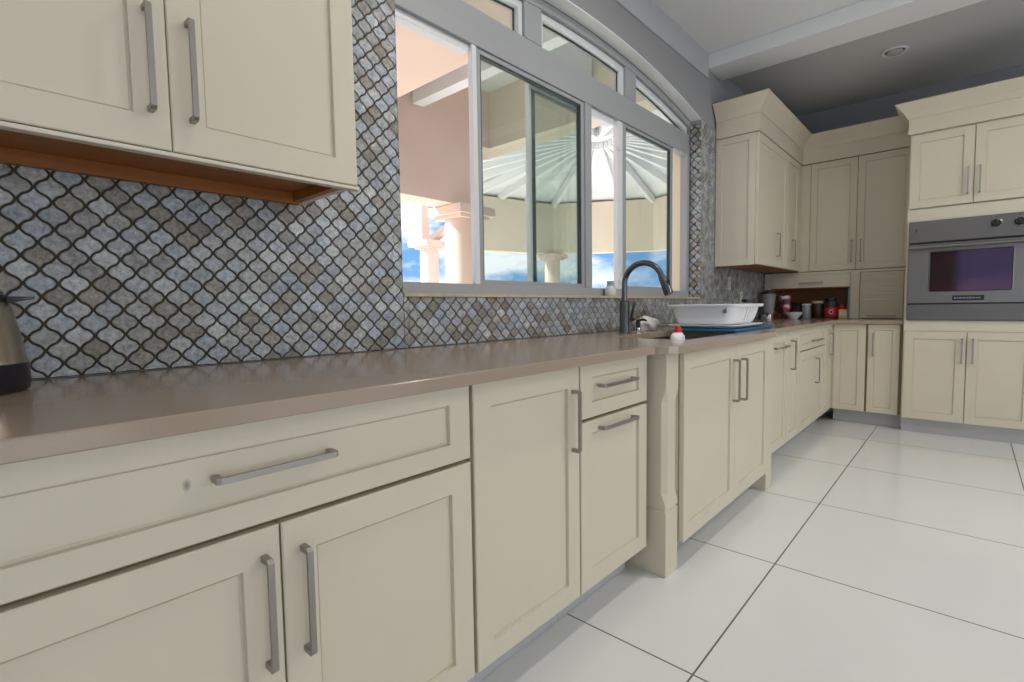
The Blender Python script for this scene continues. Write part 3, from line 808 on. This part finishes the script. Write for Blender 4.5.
# edge of the mat curls up towards the sink
RX0, RX1, RY0, RY1 = 2.79, 3.27, .935, 1.29
zt = Z + .0158
rk = tag(empty('dish_rack', ((RX0 + RX1) / 2, (RY0 + RY1) / 2, zt)), 'white plastic dish rack with slotted sides on its drip tray', 'dish rack')
hx, hy = (RX1 - RX0) / 2, (RY1 - RY0) / 2
def ro(ix, iy, r_, z): return [(x, y, z) for x, y in rrect(-hx - ix, hx + ix, -hy - iy, hy + iy, r_, 6)]
t = MB().ring_faces([ro(-.02, -.02, .04, 0), ro(.0, .0, .05, .004), ro(.022, .022, .055, .016), ro(.022, .022, .055, .020), ro(.014, .014, .05, .020), ro(-.01, -.01, .04, .009), ro(-.02, -.02, .04, .008)], True, True, True)
t.build('drip_tray', WHITEP, rk, smooth=40)
# basket walls: real bars with gaps on the aisle side
def bask(ins, z): return ro(-.050 + ins, -.050 + ins, .05 + ins * .2, z)
zb0, zb1 = .021, .128
def wall_ring(f, inn=0.0):
    ins = -.002 + .040 * f ** .5
    return ro(-.035 + ins - inn, -.035 + ins - inn, .05, zb0 + (zb1 - zb0) * f)
N = 12
outer = [wall_ring(i / N) for i in range(N + 1)]; inner = [wall_ring(i / N, .004) for i in range(N + 1)]
bk = MB()
np_ = len(outer[0])
# face index ranges: build all quads except the slot cells; refine the long straight sides for slots
def refine(ring, m_=17):
    res = []
    n_ = len(ring)
    for i in range(n_):
        a, b = Vector(ring[i]), Vector(ring[(i + 1) % n_])
        k_ = m_ if (b - a).length > .1 else 1
        for j in range(k_): res.append(tuple(a.lerp(b, j / k_)))
    return res
oR = [refine(q) for q in outer]; iR = [refine(q) for q in inner]
OV = [[bk.bm.verts.new(p) for p in q] for q in oR]; IV = [[bk.bm.verts.new(p) for p in q] for q in iR]
nn = len(oR[0])
mid = [sum((Vector(oR[5][(i + s) % nn]) for s in (0, 1)), Vector()) / 2 for i in range(nn)]
cell = {}
run = 0
for i in range(nn):
    p = mid[i]
    fr_ = p.y < -hy + .06 and abs(p.x) < hx - .09
    bk_ = p.y > hy - .06 and abs(p.x) < hx - .09
    for j in range(N):
        op = (fr_ and p.x > -.04) and 2 <= j < N - 1 and (i % 2 == 0)
        cell[i, j] = op
for i in range(nn):
    e_ = (i + 1) % nn
    for j in range(N):
        if not cell[i, j]:
            bk.bm.faces.new((OV[j][i], OV[j][e_], OV[j + 1][e_], OV[j + 1][i]))
            bk.bm.faces.new((IV[j][i], IV[j + 1][i], IV[j + 1][e_], IV[j][e_]))
        else:
            for (di, dj, A, B) in ((-1, 0, (j, i), (j + 1, i)), (1, 0, (j, e_), (j + 1, e_)), (0, -1, (j, i), (j, e_)), (0, 1, (j + 1, i), (j + 1, e_))):
                ni, nj = (i + di) % nn, j + dj
                if not cell.get((ni, nj), False):
                    bk.bm.faces.new((OV[A[0]][A[1]], OV[B[0]][B[1]], IV[B[0]][B[1]], IV[A[0]][A[1]]))
bk.bm.faces.new(IV[0]); bk.bm.faces.new(OV[0][::-1])
bk.build('basket', WHITEP, rk, smooth=35)
rm = MB().ring_faces([ro(.007, .007, .055, zb1 - .004), ro(.021, .021, .06, zb1 - .010), ro(.026, .026, .06, zb1 + .003), ro(.022, .022, .06, zb1 + .006), ro(.009, .009, .055, zb1 + .004), ro(.007, .007, .055, zb1 - .004)], True)
rm.build('rim', WHITEP, rk, smooth=50)
MB().box(-hx + .002, -hx + .008, -hy + .035, -hy + .055, .085, .112, .001).build('rack_clip', GREYP, rk)

# jar on the window sill
k = tag(empty('small_bottle', (2.69, 1.622, WZ0 + .0022)), 'small clear bottle with blue cap standing on the window sill', 'bottle')
MB().lathe([(.034, 0), (.037, .004), (.036, .035), (.025, .056), (.022, .060)], (0, 0, 0), 24).build('bottle_body', mat('milky_plastic', (.62, .62, .60, 1), .25), k, smooth=40)
MB().lathe([(.0225, .0602), (.0225, .072), (.0205, .074), (.0225, .076), (.0225, .088), (.020, .091)], (0, 0, 0), 24).build('cap', mat('pale_blue_plastic', (.35, .42, .52, 1), .3), k, smooth=40)

# outlets
def outlet(x, z, label):
    k = tag(empty('wall_outlet', (x, YT, z)), label, 'outlet', 'wall outlets on the tile')
    MB().box(-.036, .036, -.007, .002, -.058, .058, .003).build('cover_plate', PLATE, k)
    for dz in (-.025, .025):
        s = MB().box(-.016, .016, -.010, -.0072, dz - .015, dz + .015, .003).build('socket', PLATE, k)
        MB().box(-.009, -.006, -.0106, -.010, dz - .004, dz + .008).box(.006, .009, -.0106, -.010, dz - .004, dz + .008).build('socket_slot', DARKVOID, s)
    return k
outlet(4.59, 1.222, 'ivory wall outlet higher on the tile, nearer the window')
outlet(4.905, 1.10, 'ivory wall outlet lower on the tile, with a black plug in it')
k = tag(empty('power_plug', (4.905, YT - .011, 1.072)), 'black power plug and cord in the lower wall outlet', 'plug')
MB().box(-.014, .014, -.045, -.0005, -.012, .014, .004).build('plug_body', BLACK, k)
MB().tube([(0, -.045, 0), (.05, -.07, -.004), (.14, -.06, -.02), (.24, -.04, -.10), (.30, -.04, -.172), (.36, -.05, -.174)], .004, 8).build('cord', BLACK, k, smooth=60)

# things near and in the open garage bay
def at(x, y): return (x, y, Z)
k = tag(empty('blender', at(5.42, 1.480)), 'clear blender jug with black lid standing in the corner', 'blender')
MB().lathe([(.060, 0), (.066, .004), (.062, .030), (.054, .052), (.050, .056)], (0, 0, 0), 28).build('base', CHROME, k, smooth=40)
MB().lathe([(.046, .0565), (.052, .058), (.066, .235), (.067, .245), (.064, .245), (.049, .062), (.0, .062)], (0, 0, 0), 28, cap0=True, cap1=False).build('jug_body', CLEAR, k, smooth=40)
MB().lathe([(.070, .2455), (.070, .262), (.055, .268), (.03, .27), (.03, .282), (.0, .283)], (0, 0, 0), 28, cap1=False).box(-.012, .012, -.13, -.06, .248, .264, .003).build('lid', BLACK, k, smooth=40)
MB().tube([(.02, -.060, .22), (.03, -.105, .21), (.03, -.11, .14), (.02, -.052, .09)], .009, 10).build('handle', BLACK, k, smooth=60)
def box_thing(name, x, y, w, d, h, m, label, cat, rz=0, bev=.004):
    k = tag(empty(name, at(x, y), rz), label, cat)
    return k
k = tag(empty('snack_bag', at(5.50, 1.348), .2), 'red and black printed snack bag standing beside the blender', 'bag')
bg = MB()
pr_ = [(0, .045, .030), (.03, .052, .034), (.12, .052, .026), (.20, .050, .012), (.225, .050, .003)]
bg.ring_faces([[(dd * cos(2 * pi * t / 24) , ww * sin(2 * pi * t / 24), z) for t in range(24)] for z, ww, dd in pr_], True, True, True)
def bagmat():
    m = mat('red_black_bag_print', (.4, .01, .02, 1), .35)
    nt = m.node_tree; b = nt.nodes['Principled BSDF']
    tc = nt.nodes.new('ShaderNodeTexCoord'); n = nt.nodes.new('ShaderNodeTexNoise'); n.inputs['Scale'].default_value = 17; n.inputs['Detail'].default_value = 0
    nt.links.new(tc.outputs['Object'], n.inputs['Vector'])
    cr = nt.nodes.new('ShaderNodeValToRGB'); cr.color_ramp.interpolation = 'CONSTANT'
    cr.color_ramp.elements[0].color = (.012, .012, .02, 1); cr.color_ramp.elements[1].position = .47; cr.color_ramp.elements[1].color = (.55, .012, .03, 1)
    e = cr.color_ramp.elements.new(.60); e.color = (.6, .6, .65, 1)
    nt.links.new(n.outputs['Fac'], cr.inputs['Fac']); nt.links.new(cr.outputs['Color'], b.inputs['Base Color'])
    return m
bg.build('bag_pouch', bagmat(), k, smooth=60)
MB().box(-.003, .003, -.050, .050, .2255, .236, .001).build('bag_seal', BLACK, k)
k = tag(empty('bowl', at(5.36, 1.235)), 'small white ceramic bowl in front of the dark canister', 'bowl')
MB().lathe([(.030, 0), (.032, .006), (.045, .018), (.066, .045), (.074, .066), (.071, .066), (.062, .045), (.042, .022), (.0, .018)], (0, 0, 0), 36, cap1=False).build('bowl_body', CERAMIC, k, smooth=60)
def canister(name, x, y, r, h, bm_, lm, lh, label, cat, lr=1.03, label_m=None, lz=(.25, .75), sq=False):
    k = tag(empty(name, at(x, y)), label, cat, 'jars in the open garage bay')
    if sq:
        MB().box(-r, r, -r, r, 0, h, .006).build('jar_body', bm_, k)
        MB().box(-r * lr, r * lr, -r * lr, r * lr, h + .0003, h + lh, .004).build('lid', lm, k)
    else:
        MB().lathe([(r * .92, 0), (r, .005), (r, h * .86), (r * .88, h * .97), (r * .86, h)], (0, 0, 0), 28).build('jar_body', bm_, k, smooth=40)
        MB().lathe([(r * lr * .97, h + .0003), (r * lr, h + .003), (r * lr, h + lh - .003), (r * lr * .95, h + lh)], (0, 0, 0), 28).build('lid', lm, k, smooth=40)
    if label_m:
        MB().lathe([(r + .0006, h * lz[0]), (r + .0012, h * lz[0] + .001), (r + .0012, h * lz[1] - .001), (r + .0006, h * lz[1])], (0, 0, 0), 28, cap0=False, cap1=False).build('jar_label', label_m, k, smooth=40)
    return k
SMOKE = mat('smoked_canister', (.022, .022, .025, 1), .2)
canister('canister', 5.66, 1.305, .062, .135, SMOKE, BLACK, .022, 'dark square canister behind the white bowl', 'canister', sq=True)
canister('canister', 5.60, 1.185, .038, .125, mat('pale_grey_plastic', (.30, .32, .35, 1), .25), mat('white_lid', (.62, .64, .68, 1), .35), .018, 'grey canister with pale lid beside the dark square one', 'canister', lr=1.12)
canister('jar', 5.67, 1.10, .050, .145, BROWNFOOD, mat('cream_lid', (.60, .52, .42, 1), .4), .022, 'brown filled jar with cream lid in the open bay', 'jar')
def redlabel():
    m = mat('red_label_print', (.50, .012, .03, 1), .4)
    nt = m.node_tree; b = nt.nodes['Principled BSDF']
    tc = nt.nodes.new('ShaderNodeTexCoord'); mp = nt.nodes.new('ShaderNodeMapping'); mp.inputs['Location'].default_value = (.055, .012, -.062)
    nt.links.new(tc.outputs['Object'], mp.inputs['Vector'])
    w_ = nt.nodes.new('ShaderNodeVectorMath'); w_.operation = 'LENGTH'; nt.links.new(mp.outputs['Vector'], w_.inputs[0])
    cr = nt.nodes.new('ShaderNodeValToRGB'); cr.color_ramp.interpolation = 'CONSTANT'
    cr.color_ramp.elements[0].color = (.02, .01, .01, 1); cr.color_ramp.elements[1].position = .009; cr.color_ramp.elements[1].color = (.62, .5, .5, 1)
    e = cr.color_ramp.elements.new(.017); e.color = (.50, .012, .03, 1)
    nt.links.new(w_.outputs['Value'], cr.inputs['Fac']); nt.links.new(cr.outputs['Color'], b.inputs['Base Color'])
    return m
canister('jar', 5.64, .985, .056, .165, BROWNFOOD, BLACK, .030, 'tall jar with black lid and big red label in the open bay', 'jar', lr=.9, label_m=redlabel(), lz=(.10, .62))
canister('canister', 5.70, .905, .036, .115, REDP, mat('dark_red_lid', (.3, .01, .02, 1), .35), .016, 'small red canister behind the yellow box', 'canister')
k = tag(empty('food_box', at(5.645, .885), .0), 'small yellow printed box at the right end of the open bay', 'box')
MB().box(-.022, .022, -.034, .034, 0, .085, .003).build('box_body', YELLOWP, k)
MB().box(-.0226, -.0221, -.030, .030, .030, .058).build('box_label', mat('white_print', (.7, .68, .6, 1), .5, noise=.5, nscale=90), k)

# recessed ceiling light
k = tag(empty('recessed_light', (4.935, .487, CEIL2)), 'round recessed ceiling light above the oven tower', 'light')
MB().lathe([(.062, -.002), (.086, -.001), (.088, -.006), (.080, -.012), (.066, -.010), (.062, -.002)], (0, 0, 0), 40, cap0=False, cap1=False).build('trim_ring', FRAMEW, k, smooth=40)
MB().lathe([(.0615, -.0012), (.0, -.0012)], (0, 0, 0), 32, cap0=False, cap1=False).build('housing', DARKVOID, k)
o = MB().lathe([(.052, 0), (.050, -.014), (.040, -.018), (.0, -.016)], (0, 0, 0), 28, cap0=True, cap1=False).build('lamp_eyeball', mat('grey_lamp_face', (.45, .45, .42, 1), .4), k, smooth=40)
o.location = (.0, 0, -.006); o.rotation_euler = (.0, .0, 0)

# ------------------------------------------------------------------ outside
tag(MB().box(-14, 26, 1.81, 32, -.10, 0.0).build('terrace_ground', DECK), kind='structure')
# covered terrace: peach beams, white coffered ceiling
struct('terrace_soffit', MB().box(-1.5, 2.30, 1.81, 3.995, 2.60, 3.40), STUCCO)
ob = MB().box(-1.5, 3.72, 4.0, 4.3, 2.13, 3.40)
struct('terrace_lintel', ob, STUCCO)
cb = MB().box(4.09, 4.36, 1.81, 3.995, 2.80, 3.40)
struct('terrace_header', cb, CREAMSTUCCO)
# splayed corner piece between lintel and header
sp = MB().poly([(3.72, 4.0), (3.72, 4.3), (4.1, 4.6), (4.36, 4.6), (4.36, 4.0), (4.09, 4.0)], 2.80, 3.40)
struct('terrace_corner', sp, STUCCO)
struct('terrace_corner_lower', MB().poly([(3.721, 4.0), (3.721, 4.3), (4.1, 4.6), (4.33, 4.6), (3.90, 4.0)], 2.135, 2.799), STUCCO)
struct('terrace_ceiling', MB().box(-1.5, 4.4, 1.81, 4.3, 3.401, 3.46), EXTWHITE)
for i, (x, z) in enumerate(((3.05, 2.99),)):
    struct('terrace_joist', MB().box(x, x + .12, 1.815, 3.99, z, 3.395), EXTWHITE)
struct('terrace_joist', MB().box(2.31, 3.04, 3.05, 3.16, 3.08, 3.38), EXTWHITE)
struct('terrace_joist', MB().box(3.18, 4.08, 2.65, 2.76, 3.08, 3.38), EXTWHITE)
def column(x, y, r, ztop, label, square=True, cap=.07, hc=.13):
    k = tag(empty('terrace_column', (x, y, .001)), label, 'column', 'columns outside the window')
    MB().lathe([(r, 0), (r, ztop - hc - .001)], (0, 0, 0), 36).build('shaft', STUCCO, k, smooth=40)
    a = r + cap
    MB().box(-r - .02, r + .02, -r - .02, r + .02, ztop - hc, ztop - hc + .035, .003).box(-a, a, -a, a, ztop - hc + .035, ztop - .003, .004).build('capital', STUCCO, k)
    return k
column(3.80, 4.15, .19, 2.128, 'big round peach column with square capital, outside the open left pane')
# pavilion beyond: ring of cream fascia with a white raftered ceiling
PC = Vector((7.25, 4.60)); PR = 2.75
a0 = math.radians(37.5)
# angle of the corner seen between the middle panes
ang = [math.radians(22.5 + 45 * k_ + 30.5) for k_ in range(8)]
V = [PC + Vector((cos(a), sin(a))) * PR for a in ang]
FZ0, FZ1, APZ = 2.20, 3.27, 3.95
fa = MB()
Vo = [PC + Vector((cos(a), sin(a))) * (PR + .28) for a in ang]
fa.ring_faces([[(p.x, p.y, FZ0) for p in V], [(p.x, p.y, FZ1) for p in V], [(p.x, p.y, FZ1) for p in Vo], [(p.x, p.y, FZ0) for p in Vo], [(p.x, p.y, FZ0) for p in V]], True)
# drop the facets on the house side, which the covered terrace replaces
for fc in list(fa.bm.faces):
    c = fc.calc_center_median()
    if (Vector((c.x, c.y)) - PC).dot(Vector((-.85, -.52)).normalized()) > 1.6 or (c.x < PC.x - .9 and c.y > PC.y): fa.bm.faces.remove(fc)
struct('pavilion_fascia', fa, CREAMSTUCCO)
rf = MB()
Vr = [PC + Vector((cos(a), sin(a))) * (PR + .25) for a in ang]
top = rf.bm.verts.new((PC.x, PC.y, APZ)); top2 = rf.bm.verts.new((PC.x, PC.y, APZ + .06))
vs = [rf.bm.verts.new((p.x, p.y, FZ1 + .002)) for p in Vr]; vs2 = [rf.bm.verts.new((p.x, p.y, FZ1 + .062)) for p in Vr]
for i in range(8):
    j = (i + 1) % 8
    rf.bm.faces.new((vs[i], vs[j], top)); rf.bm.faces.new((vs2[i], vs2[j], top2)); rf.bm.faces.new((vs[i], vs[j], vs2[j], vs2[i]))
struct('pavilion_roof', rf, EXTWHITE)
NRAF = 24
raf = tag(empty('pavilion_rafter_set', (PC.x, PC.y, FZ1)), kind='structure')
for k_ in range(NRAF):
    a = ang[0] + 2 * pi * k_ / NRAF
    dr_ = Vector((cos(a), sin(a), 0)); sd = Vector((-sin(a), cos(a), 0))
    # distance to the octagon side along this direction
    da = (a - ang[0]) % (pi / 4) - pi / 8
    ap = PR * cos(pi / 8) / cos(da)
    sl = (APZ - FZ1) / (PR + .25)
    r0, r1 = .30, ap - .005
    z0_, z1_ = (APZ - FZ1) - r0 * sl - .02, (APZ - FZ1) - r1 * sl - .02
    hh = .16; w_ = .035
    m_ = MB()
    rings = []
    for rr_, zz in ((r0, z0_), (r1 - .10, z1_ + .10 * sl), (r1, z1_)):
        hcur = hh if rr_ < r1 else hh * .55
        c = dr_ * rr_
        rings.append([(c + sd * w_) + Vector((0, 0, zz)), (c - sd * w_) + Vector((0, 0, zz)), (c - sd * w_) + Vector((0, 0, zz - hcur)), (c + sd * w_) + Vector((0, 0, zz - hcur))])
    m_.ring_faces(rings, True, True, True)
    tag(m_.build('rafter', EXTWHITE, raf), kind='structure')
struct('pavilion_bounce_floor', MB().poly([(p.x, p.y) for p in [PC + Vector((cos(a), sin(a))) * (PR + 1.5) for a in ang]], .001, .04), mat('pale_bounce_tile', (.86, .85, .82, 1), .6, noise=.03, nscale=3))  # unseen pale slab, added to bounce light up to the rafters
hub = MB().lathe([(.20, .52), (.22, .54), (.22, .60), (.20, .63)], (0, 0, 0), 24)
hub.build('rafter_hub', EXTWHITE, raf, smooth=40)
# columns under the pavilion corners
p = PC + Vector((cos(ang[0]), sin(ang[0]))) * (PR + .1)
column(p.x, p.y, .17, FZ0, 'round peach pavilion column seen through the middle glass panes')
kc = column(5.63, 7.01, .16, 2.21, 'slimmer round peach column with a post on top, left of the big column', cap=.10)
MB().box(-.15, .01, -.0, .16, 2.215, 3.1).tube([(.06, 0, 2.24), (.75, -.55, 2.89)], .085, 4).build('roof_post', STUCCO, kc)
struct('window_reveal', MB().box(WX1 - .006, WX1 - .0005, 1.732, 1.806, WZ0, 2.45), CREAMSTUCCO)

# ------------------------------------------------------------------ sky and light
wd_ = bpy.data.worlds.new('sky'); scn.world = wd_; wd_.use_nodes = True
nt = wd_.node_tree; bg_ = nt.nodes['Background']
tc = nt.nodes.new('ShaderNodeTexCoord')
mp = nt.nodes.new('ShaderNodeMapping'); mp.inputs['Scale'].default_value = (1, 1, 2.6)
nt.links.new(tc.outputs['Generated'], mp.inputs['Vector'])
n = nt.nodes.new('ShaderNodeTexNoise'); n.inputs['Scale'].default_value = 6.5; n.inputs['Detail'].default_value = 7; n.inputs['Roughness'].default_value = .55
nt.links.new(mp.outputs['Vector'], n.inputs['Vector'])
cr = nt.nodes.new('ShaderNodeValToRGB')
cr.color_ramp.elements[0].position = .40; cr.color_ramp.elements[0].color = (.20, .48, .92, 1)
cr.color_ramp.elements[1].position = .60; cr.color_ramp.elements[1].color = (1.5, 1.52, 1.55, 1)
nt.links.new(n.outputs['Fac'], cr.inputs['Fac'])
sx = nt.nodes.new('ShaderNodeSeparateXYZ'); nt.links.new(tc.outputs['Generated'], sx.inputs[0])
hz_ = nt.nodes.new('ShaderNodeMapRange'); hz_.inputs['From Min'].default_value = 0; hz_.inputs['From Max'].default_value = .14
hz_.inputs['To Min'].default_value = .35; hz_.inputs['To Max'].default_value = .0
nt.links.new(sx.outputs['Z'], hz_.inputs['Value'])
hm_ = nt.nodes.new('ShaderNodeMix'); hm_.data_type = 'RGBA'; hm_.inputs['B'].default_value = (.55, .80, 1.08, 1)
nt.links.new(hz_.outputs[0], hm_.inputs['Factor']); nt.links.new(cr.outputs['Color'], hm_.inputs['A'])
nt.links.new(hm_.outputs['Result'], bg_.inputs['Color'])
bg_.inputs['Strength'].default_value = 1.0

def sun(az, el, e, ang_=2):
    l = bpy.data.lights.new('sun', 'SUN'); l.energy = e; l.angle = math.radians(ang_); l.color = (1, .95, .88)
    o = bpy.data.objects.new('sun', l); COL.objects.link(o)
    d = Vector((cos(el) * cos(az), cos(el) * sin(az), sin(el)))
    o.rotation_euler = d.to_track_quat('Z', 'Y').to_euler()
sun(math.radians(135), math.radians(38), 10.0)
def area(name, loc, size, energy, aim, col=(1, 1, 1)):
    l = bpy.data.lights.new(name, 'AREA'); l.shape = 'RECTANGLE'; l.size, l.size_y = size; l.energy = energy; l.color = col
    o = bpy.data.objects.new(name, l); COL.objects.link(o); o.location = loc
    o.rotation_euler = (Vector(aim)).to_track_quat('-Z', 'Z').to_euler()
    return o
# area lamps added behind the unseen glazed doors to brighten the room
area('daylight_fill', (-.15, YR - .3, 1.25), (2.9, 2.3), 78, (0, 1, 0), (1, .99, .97))
area('daylight_fill', (3.9, YR - .3, 1.25), (3.0, 2.3), 22, (0, 1, 0), (1, .99, .97))
area('daylight_fill', (XN - .3, -2.15, 1.25), (4.8, 2.3), 45, (1, 0, 0), (.97, .99, 1))
# recessed lamps added out of view to brighten worktop and oven tower
for i, (x, y) in enumerate(((.8, .45), (2.1, .45), (3.2, -1.2), (3.4, -2.3))):
    k = tag(empty('recessed_light', (x, y, CEIL1)), 'added round ceiling light, out of view, lit to brighten the room', 'light', 'added fill lights')
    MB().lathe([(.062, -.002), (.086, -.001), (.088, -.006), (.080, -.012), (.066, -.010), (.062, -.002)], (0, 0, 0), 40, cap0=False, cap1=False).build('trim_ring', FRAMEW, k, smooth=40)
    l = bpy.data.lights.new('fill_lamp', 'AREA'); l.shape = 'DISK'; l.size = .13; l.energy = (4.5, 11.5, 21, 20)[i]; l.color = (1, .96, .9)
    o = bpy.data.objects.new('fill_lamp', l); COL.objects.link(o); o.location = (x, y, CEIL1 - .016)

# ------------------------------------------------------------------ camera
cam = bpy.data.cameras.new('camera'); co = bpy.data.objects.new('camera', cam); COL.objects.link(co)
yaw, pit, rol = 0.735892816, -0.0657722518, 0.0150543264
fw = Vector((cos(yaw) * cos(pit), sin(yaw) * cos(pit), sin(pit)))
rt = Vector((sin(yaw), -cos(yaw), 0)); dn = fw.cross(rt)
r2 = rt * cos(rol) + dn * sin(rol); d2 = -rt * sin(rol) + dn * cos(rol)
M = Matrix((r2, -d2, -fw)).transposed().to_4x4(); M.translation = Vector((0, 0, 1.04))
co.matrix_world = M
cam.sensor_width = 36; cam.lens = 505.200210 / 1024 * 36; cam.clip_start = .02
scn.camera = co
vs_ = scn.view_settings
scn.display_settings.display_device = 'sRGB'
vs_.view_transform = 'Standard'; vs_.look = 'None'; vs_.exposure = 0; vs_.gamma = 1; vs_.use_curve_mapping = False
